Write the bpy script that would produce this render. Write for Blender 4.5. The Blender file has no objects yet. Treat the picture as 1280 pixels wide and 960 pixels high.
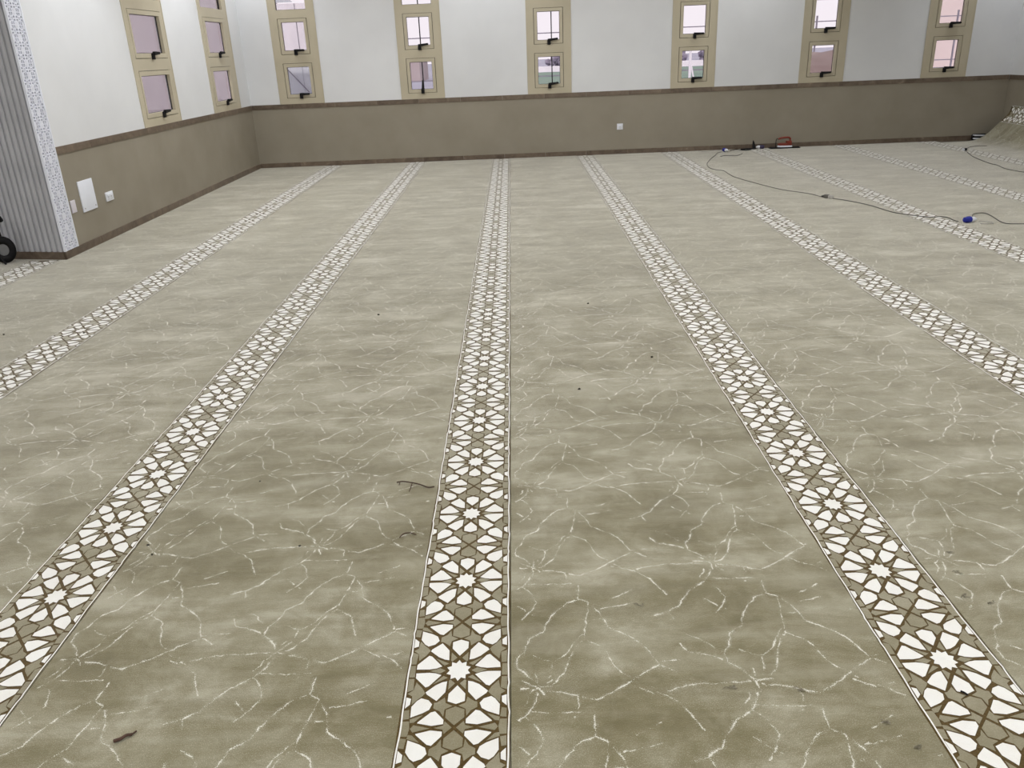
import bpy, bmesh, math, random
from mathutils import Vector, Matrix
random.seed(7)
SC = bpy.context.scene
COL = SC.collection

# ------------------------------------------------------------------ camera
CAM_H, F_PX, PITCH, YAW, ROLL = 1.4321, 1018.1, 0.3879, -0.0137, -0.0418
cd = bpy.data.cameras.new('camera'); cam = bpy.data.objects.new('camera', cd); COL.objects.link(cam)
cd.sensor_width = 36.0; cd.sensor_fit = 'HORIZONTAL'; cd.lens = 36.0 * F_PX / 1280.0
cd.clip_start = 0.05; cd.clip_end = 600
fw = Vector((math.sin(YAW)*math.cos(PITCH), math.cos(YAW)*math.cos(PITCH), -math.sin(PITCH)))
rt = Vector((math.cos(YAW), -math.sin(YAW), 0)); up = rt.cross(fw)
r2 = rt*math.cos(ROLL) + up*math.sin(ROLL); u2 = up*math.cos(ROLL) - rt*math.sin(ROLL)
m = Matrix.Identity(4)
for i in range(3):
    m[i][0] = r2[i]; m[i][1] = u2[i]; m[i][2] = -fw[i]
m[2][3] = CAM_H
cam.matrix_world = m
SC.camera = cam

# ------------------------------------------------------------------ sky, lamps, exposure
W = bpy.data.worlds.new('sky'); SC.world = W; W.use_nodes = True
bg = W.node_tree.nodes['Background']; bg.inputs[0].default_value = (1.0, 0.955, 0.985, 1); bg.inputs[1].default_value = 2.2
sl_ = bpy.data.lights.new('sun', 'SUN'); sl_.energy = 3.0; sl_.angle = .02; sl_.color = (1,.95,.90)
so_ = bpy.data.objects.new('sun', sl_); COL.objects.link(so_); so_.location = (0,-20,30); so_.rotation_euler = Vector((-.02,.8,-.62)).to_track_quat('-Z','Y').to_euler()   # high, from behind the camera
SC.view_settings.view_transform = 'Standard'; SC.view_settings.look = 'None'
SC.view_settings.exposure = 0.0; SC.view_settings.gamma = 1.0
CEIL = 3.3
PANEL_W, DOWN_W = 32.5, 21.0          # watts: added ceiling panels, downlights near the walls
PANELS = [(x, y) for y in (-2.2, 1.0, 4.2, 7.4, 10.0) for x in (-1.9, 1.4, 4.7) if (x, y) not in ((4.7, 10.0),)] + [(-5.9, 1.0), (-5.9, 4.2)]  # out of view, added for general light; one omitted to dim the back right
DOWNS = [(-3.25, 11.72), (-.35, 11.72), (3.3, 11.72), (6.5, 11.72), (-3.25, 7.5), (-3.25, 9.95)]

# ------------------------------------------------------------------ room numbers (metres)
YB, XL, XR, YR, XF = 12.132, -3.684, 6.956, -4.2, -8.2    # back, left, right, rear, far left walls
DADO, SKIRT = 0.8585, 0.0615
YC = 6.545                                               # the corner where the left wall ends
SX = {-3:-3.845, -2:-2.598, -1:-1.393, 0:-0.186, 1:1.014, 2:2.227, 3:3.456, 4:4.662, 5:5.907}
PH = {-3:3.9, -2:3.838, -1:1.981, 0:1.6187, 1:1.600, 2:3.468, 3:3.6, 4:3.55, 5:3.7, 6:3.4}
VPH = {-3:.2, -2:.33, -1:.1, 0:1.710, 1:1.552, 2:2.522, 3:.3, 4:.05, 5:.41, 6:.2}
SW, PER, VPX, VPY = 0.2462, 0.3735, 0.526, 0.4945
BW = [(-3.2521,-2.6477), (-1.5376,-0.9489), (0.2395,0.829), (2.2343,2.8228), (4.0178,4.6146), (5.716,6.3155)]
LWIN = [(8.541,9.498), (10.617,11.655)]

# ------------------------------------------------------------------ helpers
def link(name, mesh, parent=None):
    o = bpy.data.objects.new(name, mesh); COL.objects.link(o)
    if parent: o.parent = parent
    return o
def tag(o, label=None, cat=None, group=None, kind=None):
    for k, v in (('label', label), ('category', cat), ('group', group), ('kind', kind)):
        if v: o[k] = v
    return o
def empty(name, loc=(0,0,0), rz=0.0):
    o = bpy.data.objects.new(name, None); COL.objects.link(o); o.location = loc; o.rotation_euler = (0,0,rz)
    o.empty_display_size = 0.1
    return o
class MB:
    def __init__(s): s.bm = bmesh.new()
    def box(s, x0, x1, y0, y1, z0, z1, bev=0.0, M=None):
        t = bmesh.new(); bmesh.ops.create_cube(t, size=1.0)
        for v in t.verts:
            v.co = Vector((x0+(v.co.x+.5)*(x1-x0), y0+(v.co.y+.5)*(y1-y0), z0+(v.co.z+.5)*(z1-z0)))
        if bev > 0: bmesh.ops.bevel(t, geom=t.edges[:], offset=bev, segments=2, affect='EDGES', profile=.6)
        if M is not None: t.transform(M)
        s.merge(t); return s
    def merge(s, t):
        me = bpy.data.meshes.new('tmp'); t.to_mesh(me); t.free(); s.bm.from_mesh(me); bpy.data.meshes.remove(me)
    def cyl(s, r0, r1, h, seg=16, M=None, bev=0):
        t = bmesh.new(); bmesh.ops.create_cone(t, cap_ends=True, segments=seg, radius1=r0, radius2=r1, depth=h)
        if bev: bmesh.ops.bevel(t, geom=[e for e in t.edges if len(e.link_faces)==2 and e.calc_face_angle(0)>.8], offset=bev, segments=2, affect='EDGES')
        if M is not None: t.transform(M)
        s.merge(t); return s
    def tube(s, pts, r, seg=8, caps=True):
        pts = [Vector(p) for p in pts]; rings = []; n = len(pts)
        rr = r if isinstance(r, (list, tuple)) else [r]*n
        ref = Vector((0,0,1))
        for i, p in enumerate(pts):
            d = (pts[min(i+1,n-1)] - pts[max(i-1,0)]).normalized()
            a = d.cross(ref)
            if a.length < 1e-3: a = d.cross(Vector((0,1,0)))
            a.normalize(); b = a.cross(d)
            rings.append([s.bm.verts.new(p + (a*math.cos(2*math.pi*k/seg) + b*math.sin(2*math.pi*k/seg))*rr[i]) for k in range(seg)])
        for i in range(n-1):
            for k in range(seg):
                s.bm.faces.new((rings[i][k], rings[i][(k+1)%seg], rings[i+1][(k+1)%seg], rings[i+1][k]))
        if caps:
            s.bm.faces.new(rings[0][::-1]); s.bm.faces.new(rings[-1])
        return s
    def lathe(s, prof, seg=20, M=None):
        t = bmesh.new(); rings = []
        for (r, z) in prof:
            rings.append([t.verts.new((r*math.cos(2*math.pi*k/seg), r*math.sin(2*math.pi*k/seg), z)) for k in range(seg)])
        for i in range(len(rings)-1):
            for k in range(seg):
                t.faces.new((rings[i][k], rings[i][(k+1)%seg], rings[i+1][(k+1)%seg], rings[i+1][k]))
        t.faces.new(rings[0][::-1]); t.faces.new(rings[-1])
        if M is not None: t.transform(M)
        s.merge(t); return s
    def prism(s, poly, z0, z1, M=None, bev=0):
        t = bmesh.new(); b = [t.verts.new((x,y,z0)) for x,y in poly]; c = [t.verts.new((x,y,z1)) for x,y in poly]; n = len(poly)
        for i in range(n): t.faces.new((b[i], b[(i+1)%n], c[(i+1)%n], c[i]))
        t.faces.new(b[::-1]); t.faces.new(c)
        bmesh.ops.recalc_face_normals(t, faces=t.faces[:])
        if bev: bmesh.ops.bevel(t, geom=t.edges[:], offset=bev, segments=2, affect='EDGES')
        if M is not None: t.transform(M)
        s.merge(t); return s
    def torus(s, R, r, M=None, seg=28, mseg=12):
        t = bmesh.new(); rings = []
        for i in range(seg):
            a = 2*math.pi*i/seg
            rings.append([t.verts.new(((R+r*math.cos(2*math.pi*k/mseg))*math.cos(a), (R+r*math.cos(2*math.pi*k/mseg))*math.sin(a), r*math.sin(2*math.pi*k/mseg))) for k in range(mseg)])
        for i in range(seg):
            for k in range(mseg):
                t.faces.new((rings[i][k], rings[(i+1)%seg][k], rings[(i+1)%seg][(k+1)%mseg], rings[i][(k+1)%mseg]))
        if M is not None: t.transform(M)
        s.merge(t); return s
    def mesh(s, mat, smooth=False, name='part'):
        me = bpy.data.meshes.new(name); bmesh.ops.recalc_face_normals(s.bm, faces=s.bm.faces[:])
        s.bm.to_mesh(me); s.bm.free()
        if mat: me.materials.append(mat)
        if smooth:
            me.polygons.foreach_set('use_smooth', [True]*len(me.polygons))
            try: me.set_sharp_from_angle(angle=math.radians(40))
            except Exception: pass
        return me
    def build(s, name, mat, parent=None, smooth=False):
        return link(name, s.mesh(mat, smooth, name), parent)
def pydata(name, v, f, mat, parent=None):
    me = bpy.data.meshes.new(name); me.from_pydata(v, [], f); me.update()
    if mat: me.materials.append(mat)
    return link(name, me, parent)
def T(x,y,z): return Matrix.Translation((x,y,z))
def RX(a): return Matrix.Rotation(a,4,'X')
def RY(a): return Matrix.Rotation(a,4,'Y')
def RZ(a): return Matrix.Rotation(a,4,'Z')
def spline(pts, n=8):
    """Catmull-Rom through the points"""
    P = [Vector(p) for p in pts]; out = []
    for i in range(len(P)-1):
        a, b, c, d = P[max(i-1,0)], P[i], P[i+1], P[min(i+2,len(P)-1)]
        for k in range(n):
            t = k/n
            out.append(.5*((2*b)+(c-a)*t+(2*a-5*b+4*c-d)*t*t+(3*b-a-3*c+d)*t**3))
    out.append(P[-1]); return out

# ------------------------------------------------------------------ materials
class NT:
    def __init__(s, nt): s.nt = nt; s.N = nt.nodes; s.L = nt.links
    def n(s, t, **kw):
        x = s.N.new(t)
        for k, v in kw.items():
            if k.startswith('i_'):
                key = k[2:]; key = int(key) if key.isdigit() else key
                x.inputs[key].default_value = v
            else: setattr(x, k, v)
        return x
    def l(s, a, b): s.L.new(a, b)
    def coord(s, scale=(1,1,1), loc=(0,0,0), kind='Position'):
        if kind == 'Position': g = s.n('ShaderNodeNewGeometry').outputs['Position']
        else: g = s.n('ShaderNodeTexCoord').outputs[kind]
        mp = s.n('ShaderNodeMapping'); mp.inputs['Scale'].default_value = scale; mp.inputs['Location'].default_value = loc
        s.l(g, mp.inputs['Vector']); return mp.outputs[0]
    def noise(s, vec, scale, detail=3, rough=.55, dist=0.0):
        x = s.n('ShaderNodeTexNoise'); x.inputs['Scale'].default_value = scale; x.inputs['Detail'].default_value = detail
        x.inputs['Roughness'].default_value = rough; x.inputs['Distortion'].default_value = dist
        s.l(vec, x.inputs['Vector']); return x.outputs['Fac']
    def ramp(s, fac, stops):
        r = s.n('ShaderNodeValToRGB'); e = r.color_ramp.elements
        while len(e) < len(stops): e.new(.5)
        for el, (p, c) in zip(e, stops):
            el.position = p; el.color = (c[0],c[1],c[2],1) if not isinstance(c, float) else (c,c,c,1)
        s.l(fac, r.inputs[0]); return r.outputs[0]
    def mix(s, fac, a, b, mode='MIX'):
        x = s.n('ShaderNodeMix', data_type='RGBA', blend_type=mode)
        for sock, val in ((x.inputs[0], fac), (x.inputs[6], a), (x.inputs[7], b)):
            if hasattr(val, 'links'): s.l(val, sock)
            elif isinstance(val, (tuple, list)): sock.default_value = (val[0],val[1],val[2],1)
            else: sock.default_value = val
        return x.outputs[2]
    def math(s, op, a, b=0.0):
        x = s.n('ShaderNodeMath', operation=op)
        for sock, val in ((x.inputs[0], a), (x.inputs[1], b)):
            if hasattr(val, 'links'): s.l(val, sock)
            else: sock.default_value = val
        return x.outputs[0]
    def bump(s, h, strength=.3, dist=.01):
        b = s.n('ShaderNodeBump'); b.inputs['Strength'].default_value = strength; b.inputs['Distance'].default_value = dist
        s.l(h, b.inputs['Height']); return b.outputs[0]
def mat(name, col=(.8,.8,.8), rough=.5, metal=0.0, spec=.5):
    m = bpy.data.materials.new(name); m.use_nodes = True
    t = NT(m.node_tree); b = m.node_tree.nodes['Principled BSDF']
    b.inputs['Base Color'].default_value = (*col,1); b.inputs['Roughness'].default_value = rough
    b.inputs['Metallic'].default_value = metal; b.inputs['Specular IOR Level'].default_value = spec
    return m, t, b
def noisy(name, c0, c1, scale=3.0, rough=.6, bump=0.0, bscale=200, metal=0.0, spec=.5, detail=4, kind='Position', lo=.35, hi=.65):
    m, t, b = mat(name, c0, rough, metal, spec)
    v = t.coord(kind=kind); f = t.noise(v, scale, detail)
    t.l(t.ramp(f, [(lo,c0),(hi,c1)]), b.inputs['Base Color'])
    if bump: t.l(t.bump(t.noise(v, bscale, 2), bump, .002), b.inputs['Normal'])
    return m
M = {}
M['plaster'] = noisy('white_wall_paint', (.66,.665,.68), (.71,.715,.73), 1.2, .75, .06, 160, spec=.25)
M['ceiling'] = noisy('ceiling_paint', (.78,.78,.77), (.82,.82,.81), 1.0, .8, spec=.2)
M['dado'] = noisy('beige_textured_paint', (.252,.222,.172), (.292,.26,.206), 2.2, .6, .25, 140, spec=.35, lo=.3, hi=.7)
M['outer'] = noisy('outer_render', (.60,.53,.54), (.68,.61,.61), 1.6, .85, .3, 120, spec=.2)
M['frame'] = noisy('beige_aluminium', (.455,.405,.30), (.49,.435,.325), 3.0, .45, spec=.4)
M['gasket'] = noisy('black_rubber', (.012,.011,.012), (.02,.018,.018), 20, .6)
M['black'] = noisy('black_plastic', (.007,.007,.008), (.012,.011,.012), 30, .65, spec=.2)
M['whiteplastic'] = noisy('white_plastic', (.72,.73,.78), (.76,.77,.82), 8, .4, spec=.4)
M['panelwhite'] = noisy('white_painted_steel', (.78,.80,.88), (.82,.84,.92), 5, .4)
M['lattice'] = noisy('white_lattice_paint', (.74,.75,.83), (.80,.81,.89), 12, .5)
M['latticeback'] = noisy('blue_grey_backing', (.30,.31,.42), (.36,.37,.48), 12, .6)
M['slat'] = noisy('grey_fluted_board', (.43,.43,.455), (.48,.48,.505), 5, .55)
M['steel'] = noisy('zinc_steel', (.45,.45,.46), (.55,.55,.56), 30, .35, metal=.9)
M['red'] = noisy('red_enamel', (.17,.022,.012), (.23,.032,.016), 25, .35)
M['blue'] = noisy('blue_plastic', (.006,.014,.23), (.01,.02,.30), 20, .35)
M['purple'] = noisy('dark_violet_plastic', (.02,.012,.05), (.035,.022,.08), 20, .4)
M['cable'] = noisy('grey_cable_sheath', (.10,.095,.085), (.16,.15,.135), 30, .5)
M['cablew'] = noisy('pale_cable_sheath', (.40,.38,.36), (.5,.48,.45), 30, .5)
M['bark'] = noisy('dry_twig', (.045,.022,.012), (.09,.045,.03), 60, .8, kind='Object')
M['crumb'] = noisy('dark_dirt_crumb', (.03,.027,.022), (.06,.052,.04), 90, .9, kind='Object')
M['tuft'] = noisy('loose_carpet_fibre', (.13,.115,.08), (.30,.27,.20), 90, .9, kind='Object')

def marble():
    m, t, b = mat('brown_marble', (.11,.065,.042), .35, spec=.5)
    v = t.coord(); oi = t.n('ShaderNodeObjectInfo')
    add = t.n('ShaderNodeVectorMath', operation='ADD'); t.l(v, add.inputs[0])
    sc = t.math('MULTIPLY', oi.outputs['Random'], 40.0); cmb = t.n('ShaderNodeCombineXYZ'); t.l(sc, cmb.inputs[0]); t.l(sc, cmb.inputs[1]); t.l(cmb.outputs[0], add.inputs[1])
    f = t.noise(add.outputs[0], 9, 6, .65, .8)
    c = t.ramp(f, [(.32,(.062,.043,.029)),(.5,(.135,.100,.072)),(.64,(.20,.152,.112)),(.74,(.36,.29,.22))])
    t.l(t.mix(.45, c, t.ramp(oi.outputs['Random'], [(0,(.088,.062,.044)),(1,(.19,.145,.105))])), b.inputs['Base Color'])
    return m
M['marble'] = marble()

def carpet_group():
    """colour of the marbled ground pile, shared by the pile, the veins and the beige motif"""
    g = bpy.data.node_groups.new('carpet_ground', 'ShaderNodeTree')
    g.interface.new_socket('Color', in_out='OUTPUT', socket_type='NodeSocketColor')
    g.interface.new_socket('Height', in_out='OUTPUT', socket_type='NodeSocketFloat')
    g.interface.new_socket('Cloud', in_out='OUTPUT', socket_type='NodeSocketFloat')
    t = NT(g); out = g.nodes.new('NodeGroupOutput')
    v = t.coord()
    cl = t.noise(v, 3.3, 6, .62, .6)                                   # marbled clouds
    st = t.noise(t.coord((1.1,4.6,1)), 1.7, 6, .66, .5)                # brushed, trodden pile lying across the rolls
    st2 = t.noise(t.coord((.35,2.2,1), (3,7,0)), 1.6, 4, .6)
    a = t.math('ADD', t.math('MULTIPLY', cl, .42), t.math('ADD', t.math('MULTIPLY', st, .36), t.math('MULTIPLY', st2, .22)))
    base = t.ramp(a, [(.39,(.138,.116,.054)),(.47,(.193,.169,.092)),(.53,(.248,.224,.142)),(.60,(.39,.363,.272))])
    sp = t.noise(t.coord((1.5,.8,1)), 360, 2, .5)                                        # woven dots of pale yarn where the cloud is pale
    spm = t.math('MULTIPLY', t.ramp(sp, [(.54,0.0),(.62,1.0)]), t.ramp(a, [(.44,.12),(.58,.75)]))
    c = t.mix(spm, base, (.50,.47,.37))
    s3 = t.noise(t.coord((.8,5.5,1), (9,2,0)), 1.0, 5, .62, .4)            # swept bands where the pile lies the other way
    c = t.mix(t.math('MULTIPLY', t.ramp(s3, [(.52,0.0),(.62,1.0)]), .28), c, (.42,.395,.30))
    c = t.mix(t.math('MULTIPLY', t.ramp(s3, [(.36,1.0),(.46,0.0)]), .26), c, (.145,.125,.07))
    mo = t.noise(v, 13, 4, .65, .8)                                         # small mottles
    c = t.mix(t.math('MULTIPLY', t.ramp(mo, [(.50,0.0),(.66,1.0)]), .20), c, (.42,.395,.29))
    c = t.mix(t.math('MULTIPLY', t.ramp(mo, [(.34,1.0),(.48,0.0)]), .22), c, (.15,.128,.06))
    row = t.n('ShaderNodeTexWave', wave_type='BANDS', bands_direction='Y'); row.inputs['Scale'].default_value = 70; row.inputs['Distortion'].default_value = 2.0
    t.l(v, row.inputs['Vector'])
    c = t.mix(t.math('MULTIPLY', row.outputs['Fac'], .10), c, (.10,.085,.04))
    t.l(c, out.inputs[0]); t.l(t.math('ADD', t.noise(v, 320, 2), t.math('MULTIPLY', st, 1.5)), out.inputs[1]); t.l(a, out.inputs[2])
    return g
CG = carpet_group()
SHEEN = 1.0
def pile(name, fn, sheen=1.0):
    m, t, b = mat(name, (.2,.18,.1), .95, spec=.12)
    g = t.n('ShaderNodeGroup'); g.node_tree = CG
    t.l(fn(t, g), b.inputs['Base Color'])
    b.inputs['Sheen Weight'].default_value = sheen; b.inputs['Sheen Roughness'].default_value = .42
    b.inputs['Sheen Tint'].default_value = (1,.985,.94,1)
    t.l(t.bump(g.outputs[1], .35, .004), b.inputs['Normal'])
    return m
M['pile'] = pile('marbled_pile', lambda t, g: g.outputs[0])
def vein_col(t, g):
    uv = t.n('ShaderNodeUVMap'); sep = t.n('ShaderNodeSeparateXYZ'); t.l(uv.outputs[0], sep.inputs[0])
    v = t.coord()
    # u = strength of the vein, v = -1..1 across it; ragged core, loose dots of yarn beside it
    off = t.math('ABSOLUTE', sep.outputs[1]); st = sep.outputs[0]
    n1 = t.noise(v, 420, 2, .6); n2 = t.noise(v, 30, 3, .6)
    # thin ragged core
    core = t.math('SUBTRACT', t.math('MULTIPLY', st, .13), off)
    core = t.math('ADD', core, t.math('ADD', t.math('MULTIPLY', t.math('SUBTRACT', n1, .5), 1.35), t.math('MULTIPLY', t.math('SUBTRACT', n2, .5), 1.3)))
    m1 = t.ramp(core, [(.0,0.0),(.10,1.0)])
    # single pale tufts beside it, fewer the farther out
    dots = t.math('SUBTRACT', t.math('ADD', n1, t.math('MULTIPLY', t.math('SUBTRACT', n2, .5), .35)), t.math('ADD', t.math('MULTIPLY', off, .16), t.math('SUBTRACT', .635, t.math('MULTIPLY', st, .11))))
    m2 = t.math('MULTIPLY', t.ramp(dots, [(.0,0.0),(.05,1.0)]), .7)
    msk = t.math('MAXIMUM', m1, m2)
    return t.mix(t.math('MULTIPLY', msk, .95), g.outputs[0], (.72,.70,.62))
M['vein'] = pile('cream_vein_yarn', vein_col)
def motif_col(t, g):
    return t.mix(.55, g.outputs[0], (.265,.235,.155))
M['beige_yarn'] = pile('beige_motif_yarn', motif_col)
def white_col(t, g):
    v = t.coord(); return t.ramp(t.noise(v, 6, 5, .7), [(.25,(.64,.59,.50)),(.36,(.80,.78,.74)),(.6,(.84,.83,.80))])
M['white_yarn'] = pile('white_motif_yarn', white_col)
def brown_col(t, g):
    v = t.coord(); return t.ramp(t.noise(v, 140, 2, .6), [(.3,(.062,.038,.009)),(.7,(.115,.075,.024))])
M['brown_yarn'] = pile('brown_outline_yarn', brown_col, .35)

def glass():
    m = bpy.data.materials.new('window_glass'); m.use_nodes = True; nt = m.node_tree; t = NT(nt)
    nt.nodes.remove(nt.nodes['Principled BSDF']); out = nt.nodes['Material Output']
    tr = t.n('ShaderNodeBsdfTransparent'); tr.inputs[0].default_value = (.66,.648,.66,1)
    gl = t.n('ShaderNodeBsdfGlossy'); gl.inputs['Roughness'].default_value = .03
    lw = t.n('ShaderNodeLayerWeight'); lw.inputs[0].default_value = .5; gm = t.n('ShaderNodeNewGeometry')
    f4 = t.math('POWER', lw.outputs['Facing'], 4.0)                    # Schlick; the far face of the pane does not reflect again
    fr = t.math('MULTIPLY', t.math('ADD', t.math('MULTIPLY', f4, .5), .045), t.math('SUBTRACT', 1.0, gm.outputs['Backfacing']))
    mx = t.n('ShaderNodeMixShader'); t.l(fr, mx.inputs[0]); t.l(tr.outputs[0], mx.inputs[1]); t.l(gl.outputs[0], mx.inputs[2])
    t.l(mx.outputs[0], out.inputs[0]); return m
M['glass'] = glass()
def emit(name, col, s):
    m, t, b = mat(name, col, .5); b.inputs['Emission Color'].default_value = (*col,1); b.inputs['Emission Strength'].default_value = s
    return m
M['diffuser'] = emit('lit_diffuser', (1,.98,.95), 4.0)

# =================================================================== STRUCTURE
fl = MB().box(XL-.2, XR, YR, YB, -.16, -.012).box(XF, XL-.2, YR, YC+1.2, -.16, -.012).build('floor', noisy('bare_screed', (.20,.18,.15), (.26,.24,.20), 2.0, .8)); tag(fl, kind='structure')
ce = MB().box(XL-.2, XR+.2, YR-.2, YB+.2, CEIL, CEIL+.15).box(XF-.2, XL-.2, YR-.2, YC+1.2, CEIL, CEIL+.15).build('ceiling', M['ceiling']); tag(ce, kind='structure')
COLTOP = 2.95
def wall_cells(holes, a0, a1, thick=.2):
    """wall in local x (along), y (outward), z; holes are (x0,x1) from the dado to COLTOP"""
    b = MB(); b.box(a0, a1, 0, thick, -.16, DADO); b.box(a0, a1, 0, thick, COLTOP, CEIL)
    xs = [a0] + [v for h in holes for v in h] + [a1]
    for i in range(0, len(xs), 2): b.box(xs[i], xs[i+1], 0, thick, DADO, COLTOP)
    return b
MBACK = T(0, YB, 0); MLEFT = T(XL, 0, 0) @ RZ(math.pi/2); MRIGHT = T(XR, 0, 0) @ RZ(-math.pi/2)
def put(o, Mx): o.matrix_world = Mx; return o
wback = put(wall_cells(BW, XL-.2, XR+.2).build('wall_back', M['plaster']), MBACK); tag(wback, kind='structure')
wleft = put(wall_cells(LWIN, YC+.055, YB, .09).build('wall_left', M['plaster']), MLEFT); tag(wleft, kind='structure')
wright = MB().box(XR, XR+.2, YR, YB, -.16, CEIL).build('wall_right', M['plaster']); tag(wright, kind='structure')
wrear = MB().box(XF-.2, XR+.2, YR-.2, YR, -.16, CEIL).build('wall_rear', M['plaster']); tag(wrear, kind='structure')
wfar = MB().box(XF-.2, XF, YR, YC+1.2, -.16, CEIL).build('wall_far_left', M['plaster']); tag(wfar, kind='structure')
# painted lower wall (wainscot), a coat 4 mm proud of the plaster
def child(o, p): o.parent = p; o.matrix_parent_inverse = p.matrix_world.inverted(); return o
bpy.context.view_layer.update()
def part(mb, name, mt, Mx, parent, smooth=False):
    o = mb.build(name, mt, None, smooth); o.parent = parent; o.matrix_parent_inverse = parent.matrix_basis.inverted(); o.matrix_basis = Mx; return o
part(MB().box(XL, XR, -.004, 0, SKIRT, DADO-.06), 'dado_paint', M['dado'], MBACK, wback)
part(MB().box(YC+.215, YB-.004, -.004, 0, SKIRT, DADO-.06), 'dado_paint', M['dado'], MLEFT, wleft)
part(MB().box(-YB+.004, -YR, -.004, 0, SKIRT, DADO-.06), 'dado_paint', M['dado'], MRIGHT, wright)
# marble skirting and dado rail: every tile a piece of its own, thin joints between them
def tile_row(name, a0, a1, Mx, z0, z1, proud, length=.605):
    root = tag(empty(name), kind='structure'); root.matrix_basis = Mx
    n = max(1, round((a1-a0)/length)); L = (a1-a0)/n
    me = MB().box(0, L-.0015, -proud, 0, 0, z1-z0, bev=.0012).mesh(M['marble'], name='marble_tile')
    for i in range(n):
        o = link('tile', me, root); o.location = (a0+i*L, random.uniform(-.0004,.0004), z0)
    return root
tile_row('baseboard_back', XL+.012, XR-.012, MBACK, -.012, SKIRT, .014)
tile_row('baseboard_left', YC, YB-.014, MLEFT, -.012, SKIRT, .014)
tile_row('baseboard_right', -YB+.014, -YR-6, MRIGHT, -.012, SKIRT, .014)
tile_row('trim_1', XL+.012, XR-.012, MBACK, DADO-.06, DADO, .012)
tile_row('trim_2', YC+.215, YB-.012, MLEFT, DADO-.06, DADO, .012)
tile_row('trim_3', -YB+.012, -YR-6, MRIGHT, DADO-.06, DADO, .012)

# fluted cladding that turns the corner at the end of the left wall, and its lattice strip
CL_ANG = math.pi - math.atan(.203)                       # runs to -x, a little away from the camera
MFL = T(XL, YC, 0) @ RZ(CL_ANG)                          # local x along the cladding; local +y points to the camera
wpart = tag(put(MB().box(.012, 3.6, -.045, -.012, -.16, CEIL).build('wall_partition', M['slat']), MFL), kind='structure')
sl = MB()
prof = [(0,0),(.0,.012),(.008,.019),(.022,.021),(.033,.017),(.039,.004),(.0528,.004),(.0528,0)]
sl.prism([(x, y-.014) for x, y in prof], SKIRT, CEIL-.001)
slm = sl.mesh(M['slat'], name='slat')
for i in range(40):
    o = link('slat', slm); o.parent = wpart; o.location = (.016+i*.053, 0, 0)
for i in range(4):
    o = MB().box(0, .6, -.012, .010, -.012, SKIRT, bev=.0012).build('tile', M['marble']); o.parent = wpart; o.location = (.004+i*.602, 0, 0)
# lattice: pierced square panels of thin white strips over a blue-grey backing
lat = tag(put(MB().box(YC, YC+.212, -.006, 0, SKIRT, CEIL-.002).build('trim_4', M['latticeback']), MLEFT), kind='structure')
def lattice_tile(w, h):
    b = MB(); f = .011
    b.box(0, w, -.010, 0, 0, f*.6); b.box(0, w, -.010, 0, h-f*.6, h); b.box(0, f*1.3, -.010, 0, 0, h); b.box(w-f*1.3, w, -.010, 0, 0, h)
    cx, cz = w/2, h/2
    def bar(x0, z0, x1, z1, t=.0115):
        L = math.hypot(x1-x0, z1-z0); a = math.atan2(z1-z0, x1-x0)
        b.box(0, L, -.0095, 0, -t/2, t/2, M=T(x0,0,z0) @ RY(-a))
    for (ax, az, rr) in [(cx, cz, .040), (.018, .018, .034), (w-.018, .018, .034), (.018, h-.018, .034), (w-.018, h-.018, .034)]:
        for k in range(8):                               # eight-pointed star: two squares
            a0 = math.pi/8*(2*k); a1 = a0 + math.pi/2
            p = [(ax+rr*math.cos(a), az+rr*math.sin(a)) for a in (a0, a1)]
            q = [(min(max(x,.004),w-.004), min(max(z,.004),h-.004)) for x, z in p]
            if math.dist(*q) > .008: bar(q[0][0], q[0][1], q[1][0], q[1][1], .0135)
    for k in range(8):
        a = math.pi/4*k; r1 = .040; r2 = min(w, h)/2 if k % 2 == 0 else min(w,h)/2*1.25
        bar(cx+r1*math.cos(a), cz+r1*math.sin(a), cx+r2*math.cos(a), cz+r2*math.sin(a), .0165)
    b.box(cx-.010, cx+.010, -.0095, 0, cz-.010, cz+.010)
    return b.mesh(M['lattice'], name='lattice_panel')
LH = .178
lm_ = lattice_tile(.196, LH)
for i in range(72):
    o = link('lattice_panel', lm_, lat); o.scale = (.5,1,.5); o.location = (YC+.004+(i%2)*.098, -.006, SKIRT+.002+(i//2)*LH/2)
ed = MB(); ed.box(YC-.004, YC+.004, -.018, 0, SKIRT, CEIL-.002); ed.box(YC+.200, YC+.212, -.018, 0, SKIRT, CEIL-.002)
o = ed.build('edge_strip', M['panelwhite'], lat)

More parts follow.
